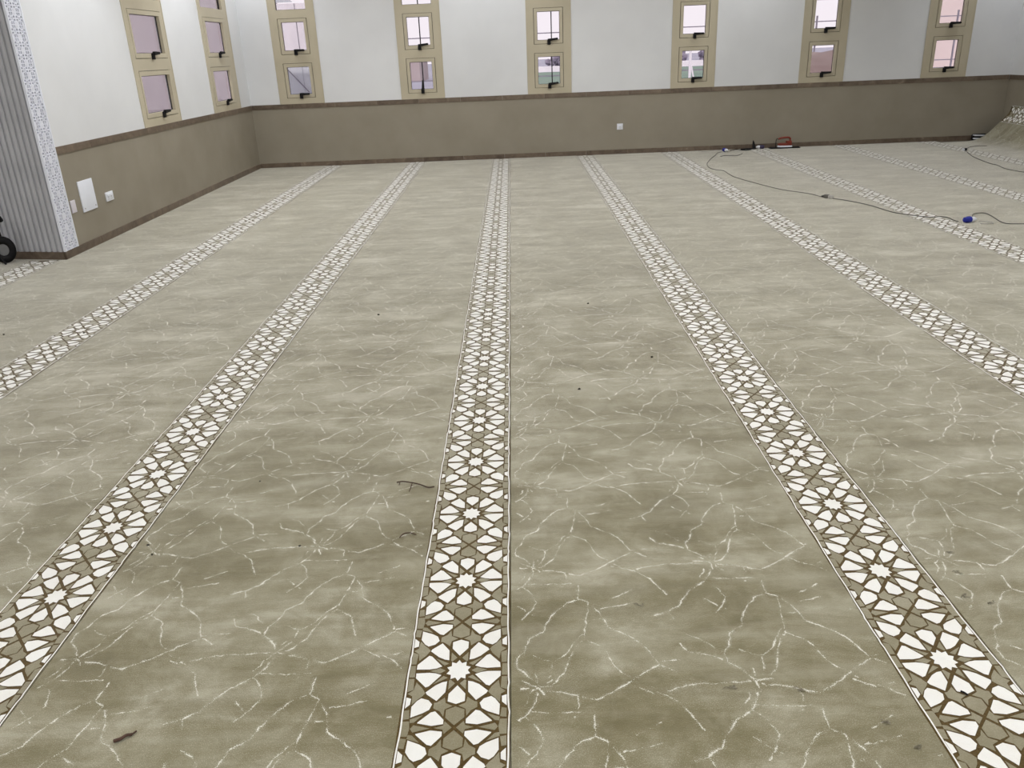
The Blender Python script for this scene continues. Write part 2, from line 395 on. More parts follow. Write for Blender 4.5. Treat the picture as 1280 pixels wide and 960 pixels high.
# =================================================================== WINDOWS
def window(n, Mx, x0, x1, pane_x, sash_x, fixed_x, levers, bars=()):
    """tall aluminium column: two top-hung sashes below a fixed light. local x along the wall, y outward"""
    P0, P1 = -.006, .052
    zs = [(.940,1.386), (1.507,1.953)]; pz = [(.983,1.3415), (1.552,1.912)]
    FZ = (2.064, 2.62)
    b = MB()
    hx0, hx1 = sash_x[0]-.003, sash_x[1]+.003
    g = .0045
    b.box(x0, hx0-g, P0, P1, DADO, COLTOP); b.box(hx1+g, x1, P0, P1, DADO, COLTOP)
    b.box(hx0-g, hx1+g, P0, P1, DADO, zs[0][0]-g); b.box(hx0-g, hx1+g, P0, P1, zs[0][1]+g, zs[1][0]-g); b.box(hx0-g, hx1+g, P0, P1, zs[1][1]+g, FZ[0])
    b.box(hx0-g, hx1+g, P0, P1, FZ[1], COLTOP)
    fx0, fx1 = fixed_x
    if fx0 > hx0-g: b.box(hx0-g, fx0, P0, P1, FZ[0], FZ[1]); b.box(fx1, hx1+g, P0, P1, FZ[0], FZ[1])
    # small cover strips where the column meets the plaster
    b.box(x0-.012, x0+.004, P0-.003, 0, DADO, COLTOP); b.box(x1-.004, x1+.012, P0-.003, 0, DADO, COLTOP)
    w = tag(put(b.build('window_%d' % n, M['frame']), Mx), kind='structure')
    gk = MB()                                            # dark rubber seen in the gap round each sash
    for (z0, z1) in zs:
        gk.box(hx0-g, hx1+g, .016, .05, z0-g, z0+.012); gk.box(hx0-g, hx1+g, .016, .05, z1-.012, z1+g)
        gk.box(hx0-g, hx0+.012, .016, .05, z0-g, z1+g); gk.box(hx1-.012, hx1+g, .016, .05, z0-g, z1+g)
    gk.build('seal', M['gasket'], w)
    fa, fb = max(fx0, hx0-g), min(fx1, hx1+g)
    MB().box(fa, fb, .030, .036, FZ[0], FZ[1]).build('pane', M['glass'], w)
    rb = MB(); rb.box(fa, fa+.006, .022, .045, FZ[0], FZ[1]); rb.box(fb-.006, fb, .022, .045, FZ[0], FZ[1]); rb.box(fa, fb, .022, .045, FZ[0], FZ[0]+.005)
    rb.build('glazing_bead', M['gasket'], w)
    for k in range(2):
        s = MB(); (z0, z1), (a0, a1), (q0, q1) = zs[k], sash_x, pz[k]; p0, p1 = pane_x
        s.box(a0, p0, -.009, .030, z0, z1, bev=.0015); s.box(p1, a1, -.009, .030, z0, z1, bev=.0015)
        s.box(p0-.002, p1+.002, -.0088, .030, z0, q0, bev=.0015); s.box(p0-.002, p1+.002, -.0088, .030, q1, z1, bev=.0015)
        so = s.build('sash', M['frame'], w)
        MB().box(p0-.004, p1+.004, .0305, .0365, q0-.004, q1+.004).build('pane', M['glass'], so)
        e = MB(); t = .005
        e.box(p0-.001, p0+t, .023, .030, q0, q1); e.box(p1-t, p1+.001, .023, .030, q0, q1); e.box(p0, p1, .023, .030, q0-.001, q0+t); e.box(p0, p1, .023, .030, q1-t, q1+.001)
        e.build('glazing_bead', M['gasket'], so)
        h = MB(); cx = (p0+p1)/2 + .008
        h.box(cx-.026, cx+.018, -.032, -.0086, z0-.014, z0+.044, bev=.005)
        Mh = T(cx-.002, -.036, z0+.046)
        if levers[k] == 'up': Mh = Mh @ RY(-math.pi/2*.93)
        elif levers[k] == 'tilt': Mh = Mh @ RY(-.10)
        h.cyl(.013, .013, .03, 14, M=T(cx-.002, -.030, z0+.040) @ RX(math.pi/2))
        h.prism([(-.018,-.016),(.02,-.018),(.06,-.014),(.116,-.012),(.126,0),(.116,.013),(.05,.014),(-.018,.016)], -.013, .013, M=Mh @ RX(math.pi/2), bev=.003)
        h.build('handle', M['black'], so, True)
    for bx in bars: MB().box(bx-.007, bx+.007, .14, .154, DADO, COLTOP).build('security_bar', M['gasket'], w)
    return w
lev = [('r','r'), ('up','tilt'), ('tilt','tilt'), ('r','r'), ('r','r'), ('r','r')]
bars = [(), (-1.241,), (.579,), (), (), ()]
for i, (a, c) in enumerate(BW):
    cx = (a+c)/2 - .002
    window(i+1, MBACK, a, c, (cx-.154, cx+.154), (cx-.1945, cx+.1945), (cx-.212, cx+.212), lev[i], bars[i])
for i, ((a, c), pn, ss) in enumerate(zip(LWIN, ((8.665,9.385),(10.785,11.435)), ((8.632,9.430),(10.715,11.495)))):
    window(7+i, MLEFT, a, c, pn, ss, (ss[0]-.015, ss[1]+.01), ('r','r'))

# =================================================================== CARPETS
# quarter cell of the rosette border (metres; x from the stripe's centre line, y from a star towards the mid cross)
Q4 = dict(
W1=[(.0428,-.0157),(.0563,-.0092),(.0726,-.0062),(.1048,-.0074),(.1041,-.0237),(.0782,-.0565),(.0706,-.0532)],
W2=[(.026,-.0393),(.0369,-.0419),(.0523,-.0515),(.0744,-.0746),(.0714,-.0817),(.0469,-.1036),(.0277,-.0754)],
W4=[(.0833,-.0946),(.0929,-.1027),(.104,-.1215),(.103,-.1549),(.0761,-.1424),(.0624,-.1322),(.0571,-.1153),(.0667,-.1016)],
W5=[(.0482,-.1385),(.0576,-.1416),(.085,-.171),(.086,-.1737),(.053,-.1829),(.0266,-.1784),(.0264,-.1659)],
W6=[(.1096,-.0949),(.1201,-.0905),(.1202,-.1249),(.1098,-.1133)],
B2=[(.0264,-.0254),(.0359,-.0191),(.0405,-.0239),(.0600,-.0462)],
B3=[(.007,-.0465),(.0182,-.0335),(.0209,-.0366),(.0213,-.0664)],
B4=[(.0082,-.1216),(.0243,-.1125),(.0276,-.0942),(.044,-.1091),(.0513,-.1108),(.0515,-.1275),(.0358,-.1379),(.0274,-.1545),(.0253,-.132)],
B5=[(.0770,-.0776),(.0847,-.061),(.1015,-.0400),(.105,-.0657),(.1185,-.0779),(.1068,-.0861),(.1048,-.1135),(.0928,-.097),(.0831,-.0870)],
B9=[(.0763,-.1492),(.1046,-.1611),(.1037,-.1718),(.0941,-.1701)],
B10=[(.109,-.0270),(.1209,-.0270),(.1209,-.0708),(.1072,-.0643)],
B12=[(.1099,-.1318),(.1205,-.1340),(.1205,-.1615),(.1071,-.1590)])
QX = dict(  # symmetric about one of the two cross axes: mirrored in x only
B1=[(.0329,-.0004),(.0458,.0085),(.0703,.0),(.0465,-.0095)],
B7=[(.0052,-.1907),(.0212,-.1724),(.0245,-.1844),(.0442,-.1907),(.0245,-.1960),(.0212,-.2085)],
B8=[(.0573,-.1907),(.0942,-.1800),(.101,-.1907),(.0942,-.2012)],
B11=[(.1087,-.0200),(.1217,-.0205),(.1217,.0205),(.110,.0200)],
B13=[(.1062,-.1679),(.1214,-.1685),(.1214,-.2129),(.1062,-.2135),(.1035,-.1907)])
QY = dict(  # symmetric about the centre line: mirrored in y only
W3=[(0,-.0545),(.0196,-.0823),(.0198,-.1066),(0,-.1156),(-.0198,-.1066),(-.0196,-.0823)],
B6=[(0,-.1248),(.0213,-.1346),(.0215,-.159),(0,-.1825),(-.0215,-.159),(-.0213,-.1346)])
KY = .9793
star = []
for k in range(20):
    a = math.radians(90+18*k); q = 1.0 if k % 2 == 0 else .72
    star.append((.0298*q*math.cos(a)*1.02, .0360*q*math.sin(a)))
def grow(poly, d):
    n = len(poly); A_ = sum(poly[i][0]*poly[(i+1)%n][1]-poly[(i+1)%n][0]*poly[i][1] for i in range(n)); sg = 1 if A_ > 0 else -1; out = []
    for i in range(n):
        (ax, ay), (bx, by), (cx_, cy_) = poly[i-1], poly[i], poly[(i+1)%n]
        e1 = Vector((bx-ax, by-ay)).normalized(); e2 = Vector((cx_-bx, cy_-by)).normalized()
        n1 = Vector((e1.y, -e1.x))*sg; n2 = Vector((e2.y, -e2.x))*sg; nn = n1+n2
        if nn.length < .35: nn = nn.normalized()*2 if nn.length > 1e-6 else n1
        else: nn = nn.normalized()*min(2.0, 1/max(.45, nn.normalized().dot(n1)))
        out.append((bx+nn.x*d, by+nn.y*d))
    return out
star = grow(star, .0006)
cell_w, cell_b = [star], []
for d, sx, sy in ((Q4,(1,-1),(1,-1)), (QX,(1,-1),(1,)), (QY,(1,),(1,-1))):
    for k, p in d.items():
        for a in sx:
            for c in sy:
                q = grow([(x*a, y*KY*c) for x, y in p], .00065)
                (cell_w if k[0] == 'W' else cell_b).append(q)
VEINS = [(1.0,[(0.005,-0.0),(-0.01,0.029),(-0.027,0.05),(-0.046,0.067),(-0.063,0.081),(-0.084,0.092),(-0.136,0.11),(-0.152,0.142)]),(0.9,[(-0.046,0.067),(-0.046,0.102),(-0.028,0.127),(-0.013,0.176),(0.024,0.202),(0.033,0.235),(0.061,0.284),(0.095,0.323),(0.128,0.337)]),(0.9,[(0.133,0.402),(0.129,0.364),(0.128,0.334)]),(0.8,[(0.128,0.337),(0.155,0.32),(0.181,0.277),(0.19,0.247),(0.198,0.214),(0.234,0.187),(0.258,0.167),(0.277,0.145),(0.287,0.125),(0.296,0.097),(0.31,0.066),(0.329,0.054),(0.35,0.037)]),(0.9,[(0.005,-0.0),(-0.023,-0.003),(-0.052,-0.003),(-0.092,-0.007),(-0.117,-0.004),(-0.128,-0.004),(-0.186,-0.015),(-0.216,-0.027)]),(0.8,[(0.004,-0.004),(0.038,0.006),(0.07,0.045),(0.085,0.091),(0.108,0.152),(0.13,0.164),(0.136,0.216)]),(0.9,[(0.01,-0.004),(0.022,-0.013),(0.059,-0.018),(0.097,-0.031),(0.119,-0.04),(0.144,-0.046),(0.178,-0.027),(0.216,-0.002),(0.24,0.017),(0.276,0.044),(0.31,0.066)]),(1.0,[(0.005,-0.0),(-0.0,-0.035),(-0.01,-0.064),(-0.028,-0.093),(-0.055,-0.113),(-0.078,-0.13),(-0.094,-0.153),(-0.114,-0.179),(-0.124,-0.202),(-0.142,-0.211),(-0.158,-0.226),(-0.199,-0.24)]),(0.8,[(-0.158,-0.226),(-0.152,-0.245),(-0.148,-0.257)]),(0.45,[(0.155,0.32),(0.148,0.274),(0.136,0.211)]),(0.55,[(0.131,0.169),(0.151,0.154),(0.173,0.14),(0.186,0.108),(0.199,0.063),(0.214,0.039),(0.232,0.026)]),(0.8,[(0.241,-0.005),(0.265,-0.01),(0.286,-0.022),(0.312,-0.035),(0.336,-0.057),(0.348,-0.089),(0.363,-0.122),(0.377,-0.151)]),(0.5,[(0.237,0.49),(0.282,0.461)]),(0.7,[(-0.05,-0.172),(-0.034,-0.189),(-0.017,-0.209),(0.004,-0.223)]),(0.55,[(-0.029,-0.094),(-0.012,-0.111),(-0.001,-0.129),(0.011,-0.168),(-0.005,-0.203),(-0.033,-0.24)]),(0.45,[(-0.005,0.113),(0.023,0.094),(0.05,0.088),(0.082,0.117),(0.099,0.152),(0.128,0.188)]),(0.6,[(0.159,0.248),(0.181,0.249)]),(0.35,[(0.185,-0.204),(0.231,-0.193),(0.276,-0.182)]),(0.35,[(0.308,0.074),(0.346,0.079),(0.385,0.08)]),(0.5,[(0.398,0.176),(0.43,0.156),(0.461,0.118)]),(0.4,[(0.097,-0.031),(0.1,-0.062),(0.085,-0.101)]),(0.35,[(-0.014,-0.079),(0.044,-0.085),(0.114,-0.084)]),(0.4,[(-0.02,-0.03),(-0.022,-0.049),(-0.04,-0.074)]),(0.6,[(0.246,0.005),(0.27,-0.02),(0.291,-0.028),(0.311,-0.041),(0.341,-0.072)]),(0.4,[(0.043,0.084),(0.04,0.051),(0.021,0.007)]),(0.35,[(0.198,0.292),(0.239,0.3),(0.276,0.313)]),(0.35,[(0.219,-0.159),(0.251,-0.142),(0.283,-0.122)])]

BEND = spline([(6.36,0,0),(6.48,0,.012),(6.60,0,.055),(6.70,0,.130),(6.79,0,.225),(6.862,0,.305),(6.912,0,.362),(6.932,0,.42),(6.936,0,.48),(6.937,0,.56)], 6)
BS = [6.36]
for a, c in zip(BEND, BEND[1:]): BS.append(BS[-1] + (c-a).length)
def bend(x, y, z):
    """the last strip climbs the right wall: arc length x along the floor becomes a curve"""
    if x <= 6.36: return (x, y, z)
    for i in range(len(BS)-1):
        if x <= BS[i+1] or i == len(BS)-2:
            t = (x-BS[i])/(BS[i+1]-BS[i]); p = BEND[i].lerp(BEND[i+1], t); d = (BEND[i+1]-BEND[i]).normalized()
            return (p.x - d.z*z, y + .02*math.sin(3*y)*p.z, p.z + d.x*z)
def flat(x, y, z): return (x, y, z)
def tri_fan_ok(poly): return poly
Y0, Y1 = -2.4, 12.112
def wob(k, y): return .0010*math.sin(7.3*y+k) + .0008*math.sin(23.1*y+2.1*k) + .0006*math.sin(51*y+k*.7)
def carpet(k, label):
    fn = bend if k == 6 else flat
    cx = SX[k] if k in SX else 7.025
    xl = {-3:-5.4, -2:-3.668}.get(k, (SX.get(k-1,0) + SW/2 + .0085))
    xr = -3.670 if k == -3 else cx + SW/2 + .0065
    yend = Y1 if k > -3 else 6.50
    if k == 6: yend = 11.93; xr = 7.152
    # backing and pile
    xs = [xl, xr] if k != 6 else [xl, 6.30] + [6.36+.03*i for i in range(0, int((xr-6.36)/.03)+1)] + [xr]
    v, f = [], []; nY = 2 if k != 6 else 60
    for z in (0.0, -.0105):
        for x in xs:
            for j in range(nY):
                y = Y0 + (yend-Y0)*j/(nY-1)
                if k == -3 and j == nY-1: y = 6.528 + .203*max(0, XL-x)
                v.append(fn(x, y, z))
    nx = len(xs); o2 = nx*nY
    for i in range(nx-1):
        for j in range(nY-1):
            a = i*nY+j; f.append((a, a+nY, a+nY+1, a+1)); f.append((o2+a, o2+a+1, o2+a+nY+1, o2+a+nY))
    for i in range(nx-1):
        for j in (0, nY-1):
            a = i*nY+j; f.append((a, a+nY, o2+a+nY, o2+a))
    for j in range(nY-1):
        for i in (0, nx-1):
            a = i*nY+j; f.append((a, a+1, o2+a+1, o2+a))
    root = pydata('prayer_carpet', v, f, M['pile']); tag(root, label, 'carpet', 'strips of prayer carpet laid side by side')
    # brown outline band with its cream edge line
    hb = .1293; n = 300 if k != 6 else 300
    v, f = [], []
    offs = [-hb, hb] if k != 6 else [-hb+2*hb*i/10 for i in range(11)]
    offs = [o for o in offs if cx+o <= xr+.01]
    ye = yend-.002 if k != -3 else 6.53
    m_ = len(offs)
    for j in range(n):
        y = Y0 + (ye-Y0)*j/(n-1)
        for o in offs: v.append(fn(cx+o+wob(k,y)*.6, y, .0006))
    for j in range(n-1):
        for i in range(m_-1):
            a = j*m_+i; f.append((a, a+1, a+m_+1, a+m_))
    band = pydata('border', v, f, M['brown_yarn'], root)
    for cells, nm, mt, z in ((cell_b, 'beige_motif', M['beige_yarn'], .0012), (cell_w, 'white_motif', M['white_yarn'], .0014)):
        v, f = [], []
        c0 = int(math.floor((Y0-PH[k])/PER)); c1 = int(math.ceil((yend-PH[k])/PER))+1
        for c in range(c0, c1):
            yc = PH[k]+c*PER
            for poly in cells:
                if max(yc+q[1] for q in poly) > ye or min(yc+q[1] for q in poly) < Y0: continue
                if max(cx+q[0] for q in poly) > xr: continue
                b = len(v)
                jx = random.uniform(-.0006,.0006); jy = random.uniform(-.0006,.0006)
                for (x, y) in poly: v.append(fn(cx+x+jx+random.uniform(-.0004,.0004), yc+y+jy, z))
                if len(poly) == 20:
                    v.append(fn(cx+jx, yc+jy, z)); m2 = len(v)-1
                    for i in range(20): f.append((b+i, b+(i+1)%20, m2))
                else: f.append(tuple(range(b, b+len(poly))))
        if nm == 'white_motif':                          # the two cream lines along the edges
            for s in (-1, 1):
                if cx + s*.1247 > xr: continue
                nn = 900; b = len(v)
                for j in range(nn):
                    y = Y0 + (ye-Y0)*j/(nn-1); w0 = wob(k+3*s, y) + (.0016 if (j*7+int(s)) % 41 < 2 else 0)*s
                    v.append(fn(cx+s*.1247-.0019+w0, y, z)); v.append(fn(cx+s*.1247+.0019+w0, y, z))
                for j in range(nn-1): f.append((b+2*j, b+2*j+1, b+2*j+3, b+2*j+2))
        tag(pydata(nm, v, f, mt, band), kind='stuff')
    # cream veins woven over the ground, the drawing repeats along and across the strip
    x0 = {-3:-5.3, -2:xl+.004}.get(k, xl+.012); x1 = cx-hb-.012
    ox = (SX[k-1]+SW/2+.070) if (k-1) in SX and k > -2 else (cx-SW/2-.954+.070)
    v, f, uv = [], [], []
    ncol = range(-3, 4) if k == -3 else range(-1, 3)
    nrow = int((yend-Y0)/VPY)+2
    r0 = int(math.floor((Y0-VPH[k])/VPY))
    hw = .0105
    for ci in ncol:
        for ri in range(r0, r0+nrow+1):
            bx, by = ox+ci*VPX, VPH[k]+ri*VPY
            far = by > 5.5 or by < .6
            todo = VEINS if not far else [q for q in VEINS if q[0] > .4]
            bur = []
            if not far:
                for q in range(7):
                    a = random.uniform(0, 6.28); L = random.uniform(.025,.055)
                    bur.append((.75, [(.005+.004*math.cos(a), .004*math.sin(a)), (.005+L*math.cos(a), L*math.sin(a))]))
            for zi, (st, pl) in enumerate(todo + bur):
                zz = .00012 + (zi + 36*((ci % 2)*2 + ri % 2))*.000002
                pts = []
                for (p, q) in zip(pl, pl[1:]):
                    L = math.dist(p, q); ns = 1 if far else max(1, int(L/.010))
                    for t in range(ns):
                        u = t/ns; j = .0 if t == 0 else .0022
                        pts.append((bx+p[0]+(q[0]-p[0])*u+random.uniform(-j,j), by+p[1]+(q[1]-p[1])*u+random.uniform(-j,j)))
                pts.append((bx+pl[-1][0], by+pl[-1][1]))
                prev = None; np_ = len(pts)
                for i, (x, y) in enumerate(pts):
                    if not (x0 < x < x1 and Y0 < y < ye-.01): prev = None; continue
                    a, c = pts[max(i-1,0)], pts[min(i+1,np_-1)]
                    dx, dy = c[0]-a[0], c[1]-a[1]; L = math.hypot(dx, dy) or 1
                    nxx, nyy = -dy/L*hw, dx/L*hw
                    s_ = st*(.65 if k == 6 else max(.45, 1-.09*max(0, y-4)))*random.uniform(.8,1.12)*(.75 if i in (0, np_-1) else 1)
                    b = len(v); v.append(fn(x-nxx, y-nyy, zz)); v.append(fn(x+nxx, y+nyy, zz))
                    if prev is not None:
                        f.append((prev[0], b, b+1, prev[0]+1)); uv += [(prev[1],-1),(s_,-1),(s_,1),(prev[1],1)]
                    prev = (b, s_)
    vo = pydata('vein', v, f, M['vein'], root); tag(vo, kind='stuff')
    ul = vo.data.uv_layers.new(name='UVMap'); ul.data.foreach_set('uv', [c for p in uv for c in p])
LAB = {
-3:'beige marbled carpet strip passing in front of the grey fluted cladding at far left',
-2:'beige marbled carpet strip along the foot of the left wall',
-1:'beige marbled carpet strip whose stripe meets the back wall below the second window column',
0:'beige marbled carpet strip whose patterned stripe runs straight up the middle of the floor',
1:'beige marbled carpet strip whose patterned stripe runs out at the bottom right corner',
2:'beige marbled carpet strip whose stripe ends just left of the blue plug by the wall',
3:'beige marbled carpet strip whose stripe passes the blue connector and ends by the red iron',
4:'beige marbled carpet strip whose stripe reaches the back wall right of the red iron',
5:'beige marbled carpet strip with the small dark plug on its stripe',
6:'beige marbled carpet strip curling up the right wall in the far right corner'}
for k in range(-3, 7): carpet(k, LAB[k])

# =================================================================== WALL FITTINGS
def fitting(name, Mx, x0, x1, z0, z1, label, cat, mt, rockers=0, screws=False, group=None, lab2=None):
    root = empty(name); root.matrix_basis = Mx @ T((x0+x1)/2, -.004, (z0+z1)/2); tag(root, label, cat, group)
    w, h = (x1-x0)/2, (z1-z0)/2
    MB().box(-w, w, -.010, 0, -h, h, bev=.003).build('cover_plate', mt, root, True)
    for i in range(rockers):
        n = rockers; rw = (2*w-.026)/n
        MB().box(-w+.013+i*rw+.002, -w+.013+(i+1)*rw-.002, -.0145, -.009, .004, h-.014, bev=.0015, M=RX(0.06)).build('rocker_switch', M['panelwhite'], root)
    if rockers:
        s = MB()
        for i in range(rockers):
            cx = -w+.013+(i+.5)*(2*w-.026)/rockers
            s.box(cx-.003, cx+.003, -.0106, -.009, -.008, .000); s.box(cx-.012, cx-.007, -.0106, -.009, -.024, -.019); s.box(cx+.007, cx+.012, -.0106, -.009, -.024, -.019)
        tag(s.build('pin_hole', M['gasket'], root), kind='stuff')
    if screws:
        for sx in (-1, 1):
            MB().cyl(.006, .006, .003, 12, M=T(sx*(w-.03), -.0112, -h+.028) @ RX(math.pi/2)).build('screw', M['steel'], root)
    return root
fitting('wall_socket', MBACK, 1.481, 1.566, .334, .417, 'white switched socket low on the back wall, right of the third window column', 'socket', M['whiteplastic'], 1)
fitting('wall_socket', MLEFT, 7.410, 7.550, .317, .397, 'white double socket low on the left wall, right of the large white panel', 'socket', M['whiteplastic'], 2)
fitting('blank_plate', MLEFT, 6.795, 6.870, .326, .427, 'small pinkish white blank plate beside the pierced white strip', 'plate', noisy('lilac_white_plastic', (.62,.58,.64), (.68,.64,.70), 8, .45))
fitting('access_panel', MLEFT, 6.976, 7.225, .300, .555, 'large white rectangular access panel with two screws on the left wall', 'panel', M['panelwhite'], 0, True)

# =================================================================== THINGS ON THE FLOOR
# black wheeled stand at the far left edge, in front of the fluted cladding
cart = tag(empty('equipment_stand', (-4.235, 6.44, .0), .15), 'black stand with a wheel leaning at the grey fluted cladding, cut by the left edge', 'stand')
Mw = T(.112, .02, .112) @ RZ(.5) @ RX(math.pi/2) @ RY(-.14)
MB().torus(.063, .026, M=Mw @ Matrix.Diagonal((1,1.22,1,1))).build('tyre', M['black'], cart, True)
MB().lathe([(.001,-.009),(.02,-.010),(.042,-.006),(.045,0),(.042,.006),(.02,.010),(.001,.009)], 24, M=Mw @ Matrix.Diagonal((1,1.22,1,1))).build('hub', noisy('dull_grey_hub', (.17,.17,.175), (.21,.21,.215), 9, .6), cart, True)
MB().tube([(.115,.03,.18),(.110,.03,.25),(.102,.03,.34)], .0085, 10).build('pole', M['black'], cart, True)
hd = MB(); hd.prism([(-.07,-.012),(.060,-.020),(.055,.012),(.035,.036),(.0,.044),(-.07,.04)], -.024, .024, M=T(.100,.03,.350) @ RX(math.pi/2), bev=.007); hd.build('head', M['black'], cart, True)
MB().tube([(.08,.0,.06),(.105,-.02,.03),(.125,-.03,.004)], [.010,.009,.007], 10).build('foot', M['black'], cart, True)
MB().tube([(.02,.05,.006),(.05,.045,.15),(.095,.035,.33)], .0085, 10).build('leg', M['black'], cart, True)

# red seaming iron on its black tray
tray = MB(); tray.prism([(-.215,-.075),(.20,-.07),(.225,-.02),(.20,.05),(-.215,.05)], 0, .006)
tray.prism([(-.20,-.062),(.19,-.058),(.205,-.02),(.19,.04),(-.20,.04)], .006, .016)
o = tray.build('iron_tray', M['black']); o.location = (3.86, 12.03, .001); tag(o, 'flat black tray under the red iron against the back skirting', 'tray')
iron = tag(empty('seaming_iron', (3.845, 12.01, .0175)), 'red hand iron with pale sole standing on the black tray by the back wall', 'iron')
sp = [(-.095,0),(-.06,.035),(0,.048),(.10,.050),(.105,.046),(.105,-.046),(.10,-.050),(0,-.048),(-.06,-.035)]
MB().prism(sp, 0, .022, bev=.003).build('sole_plate', M['panelwhite'], iron)
bd = MB(); bd.prism([(x*.97,y*.92) for x,y in sp], .022, .052, bev=.006); bd.prism([(.03,-.038),(.10,-.040),(.10,.040),(.03,.038)], .050, .085, bev=.008)
bd.build('body', M['red'], iron, True)
hn = MB(); hn.tube(spline([(.085,0,.08),(.082,0,.112),(.055,0,.128),(0,0,.128),(-.055,0,.122),(-.085,0,.110)], 5), .014, 10)
hn.build('handle', M['red'], iron, True)
MB().tube(spline([(-.085,0,.110),(-.105,-.004,.118),(-.118,-.008,.095),(-.120,-.012,.05),(-.122,-.02,.0)], 5), .005, 8).build('cord', M['black'], iron, True)

# extension cables, plugs and connectors
def cable(pts, r, mt, label, name='extension_cable', z=None):
    q = [(x, min(y, 12.10), (z or r)+.0015) for x, y in pts]
    o = MB().tube(spline(q, 6), r, 6).build(name, M[mt], None, True); return tag(o, label, 'cable')
A = [(2.915,11.83),(2.84,11.74),(2.74,11.46),(2.619,11.169),(2.468,10.71),(2.405,10.337),(2.44,10.104),(2.507,10.012),(2.50,9.72),(2.51,9.45),(2.60,9.026),(2.739,8.525),(2.915,8.225),(2.985,7.96)]
A2 = [(3.040,7.90),(3.132,7.742),(3.225,7.481),(3.275,7.144),(3.343,7.014),(3.461,6.86),(3.566,6.859),(3.600,6.80),(3.592,6.70),(3.600,6.640)]
B = [(3.735,6.640),(3.80,6.80),(3.87,6.92),(3.957,6.948),(3.974,6.884),(3.944,6.735),(3.906,6.576),(3.908,6.503),(3.949,6.477),(4.029,6.461),(4.35,6.36),(4.8,6.22)]
cable(A, .0030, 'cable', 'long grey cable winding from the back wall to the small grey plug')
cable(A2, .0036, 'cable', 'grey cable between the small grey plug and the blue connector')
cable(B, .0036, 'cable', 'thin cable leaving the blue connector and running out at the right edge')
cable([(3.760,6.628),(3.80,6.60),(3.832,6.56),(3.82,6.52),(3.77,6.515),(3.725,6.54)], .0036, 'cablew', 'short pale cable loop beside the white end of the blue connector')
cable([(5.905,10.985),(5.968,11.104),(6.1,11.28),(6.25,11.36),(6.36,11.34)], .0036, 'cable', 'cable loop behind the small dark plug by the raised carpet')
cable([(5.875,10.95),(5.80,10.75),(5.651,10.31),(5.541,9.767),(5.54,9.601),(5.475,9.33),(5.481,9.142),(5.51,9.015),(5.60,8.75)], .0036, 'cable', 'cable running forward from the small dark plug past the right edge')
cable([(2.64,12.05),(2.698,11.943),(2.766,11.96),(2.86,12.05),(2.95,12.03)], .0036, 'cablew', 'pale cable bend left of the tangled blue plug')
cable([(2.79,11.36),(2.82,11.37),(2.855,11.407),(3.007,11.356),(3.14,11.56)], .004, 'cable', 'grey cable lying in a flat wave in front of the tangled blue plug')
cable([(3.06,11.93),(3.174,12.02),(3.23,11.93),(3.29,11.88),(3.36,11.95)], .005, 'black', 'black cable between the tangled blue plug and the black tool')
def plug(name, loc, rz, m_body, m_end, label, cat, s=1.0):
    r = tag(empty(name, loc, rz), label, cat); r.scale = (s,s,s)
    X = RY(math.pi/2)
    MB().lathe([(.022,-.062),(.034,-.055),(.040,-.020),(.042,.030),(.038,.040),(.03,.044)], 18, M=T(0,0,.042) @ X).build('housing', M[m_body], r, True)
    MB().lathe([(.030,.040),(.034,.048),(.034,.085),(.026,.100),(.012,.128),(.008,.135)], 18, M=T(0,0,.042) @ X).build('collar', M[m_end], r, True)
    fn_ = MB()
    for k in range(6): fn_.box(-.03,.02,-.004,.004,.0385,.044, M=T(0,0,.042) @ RX(k*math.pi/3))
    tag(fn_.build('grip_rib', M[m_body], r), kind='stuff')
    return r
plug('cable_connector', (3.655, 6.600, .001), .18, 'blue', 'whiteplastic', 'blue connector with a white end lying on a patterned stripe at right', 'connector', .60)
plug('cable_plug', (2.965, 11.85, .001), -1.25, 'blue', 'whiteplastic', 'blue plug with a pale tip in a tangle of cable by the back skirting', 'plug', .62)
plug('cable_plug', (3.535, 12.03, .001), 3.0, 'purple', 'whiteplastic', 'dark violet plug with a white end between the black tool and the red iron', 'plug', .62)
g_ = tag(empty('cable_plug', (3.012, 7.935, .001), -.9), 'small grey plug joining the long cable in mid floor', 'plug')
MB().box(-.045,.0,-.018,.018,0,.034,bev=.006).build('housing', M['cable'], g_, True); MB().box(.002,.05,-.016,.016,.002,.030,bev=.006).build('socket', M['cablew'], g_, True)
MB().tube([(-.045,0,.018),(-.075,0,.012)],[.010,.006],8).build('sleeve', M['gasket'], g_, True)
g_ = tag(empty('cable_plug', (5.885, 10.975, .001), .4), 'small dark plug with a pale tip on the stripe before the raised carpet', 'plug')
MB().box(-.025,.010,-.018,.018,0,.032,bev=.006).build('housing', M['black'], g_, True); MB().box(-.045,-.022,-.014,.014,.006,.030,bev=.005).build('tip', M['whiteplastic'], g_, True)
tl = tag(empty('trimming_tool', (3.385, 12.02, .001)), 'small black tool with an upright handle by the back skirting left of the red iron', 'tool')
MB().prism([(-.16,-.02),(-.06,-.035),(.05,-.03),(.06,.02),(-.05,.03)], 0, .016, bev=.004).build('blade', M['black'], tl)
MB().prism([(.02,.01),(.065,.0),(.060,.04),(.035,.105),(.018,.125),(.016,.07)], -.012, .012, M=RX(math.pi/2), bev=.003).build('handle', M['black'], tl)
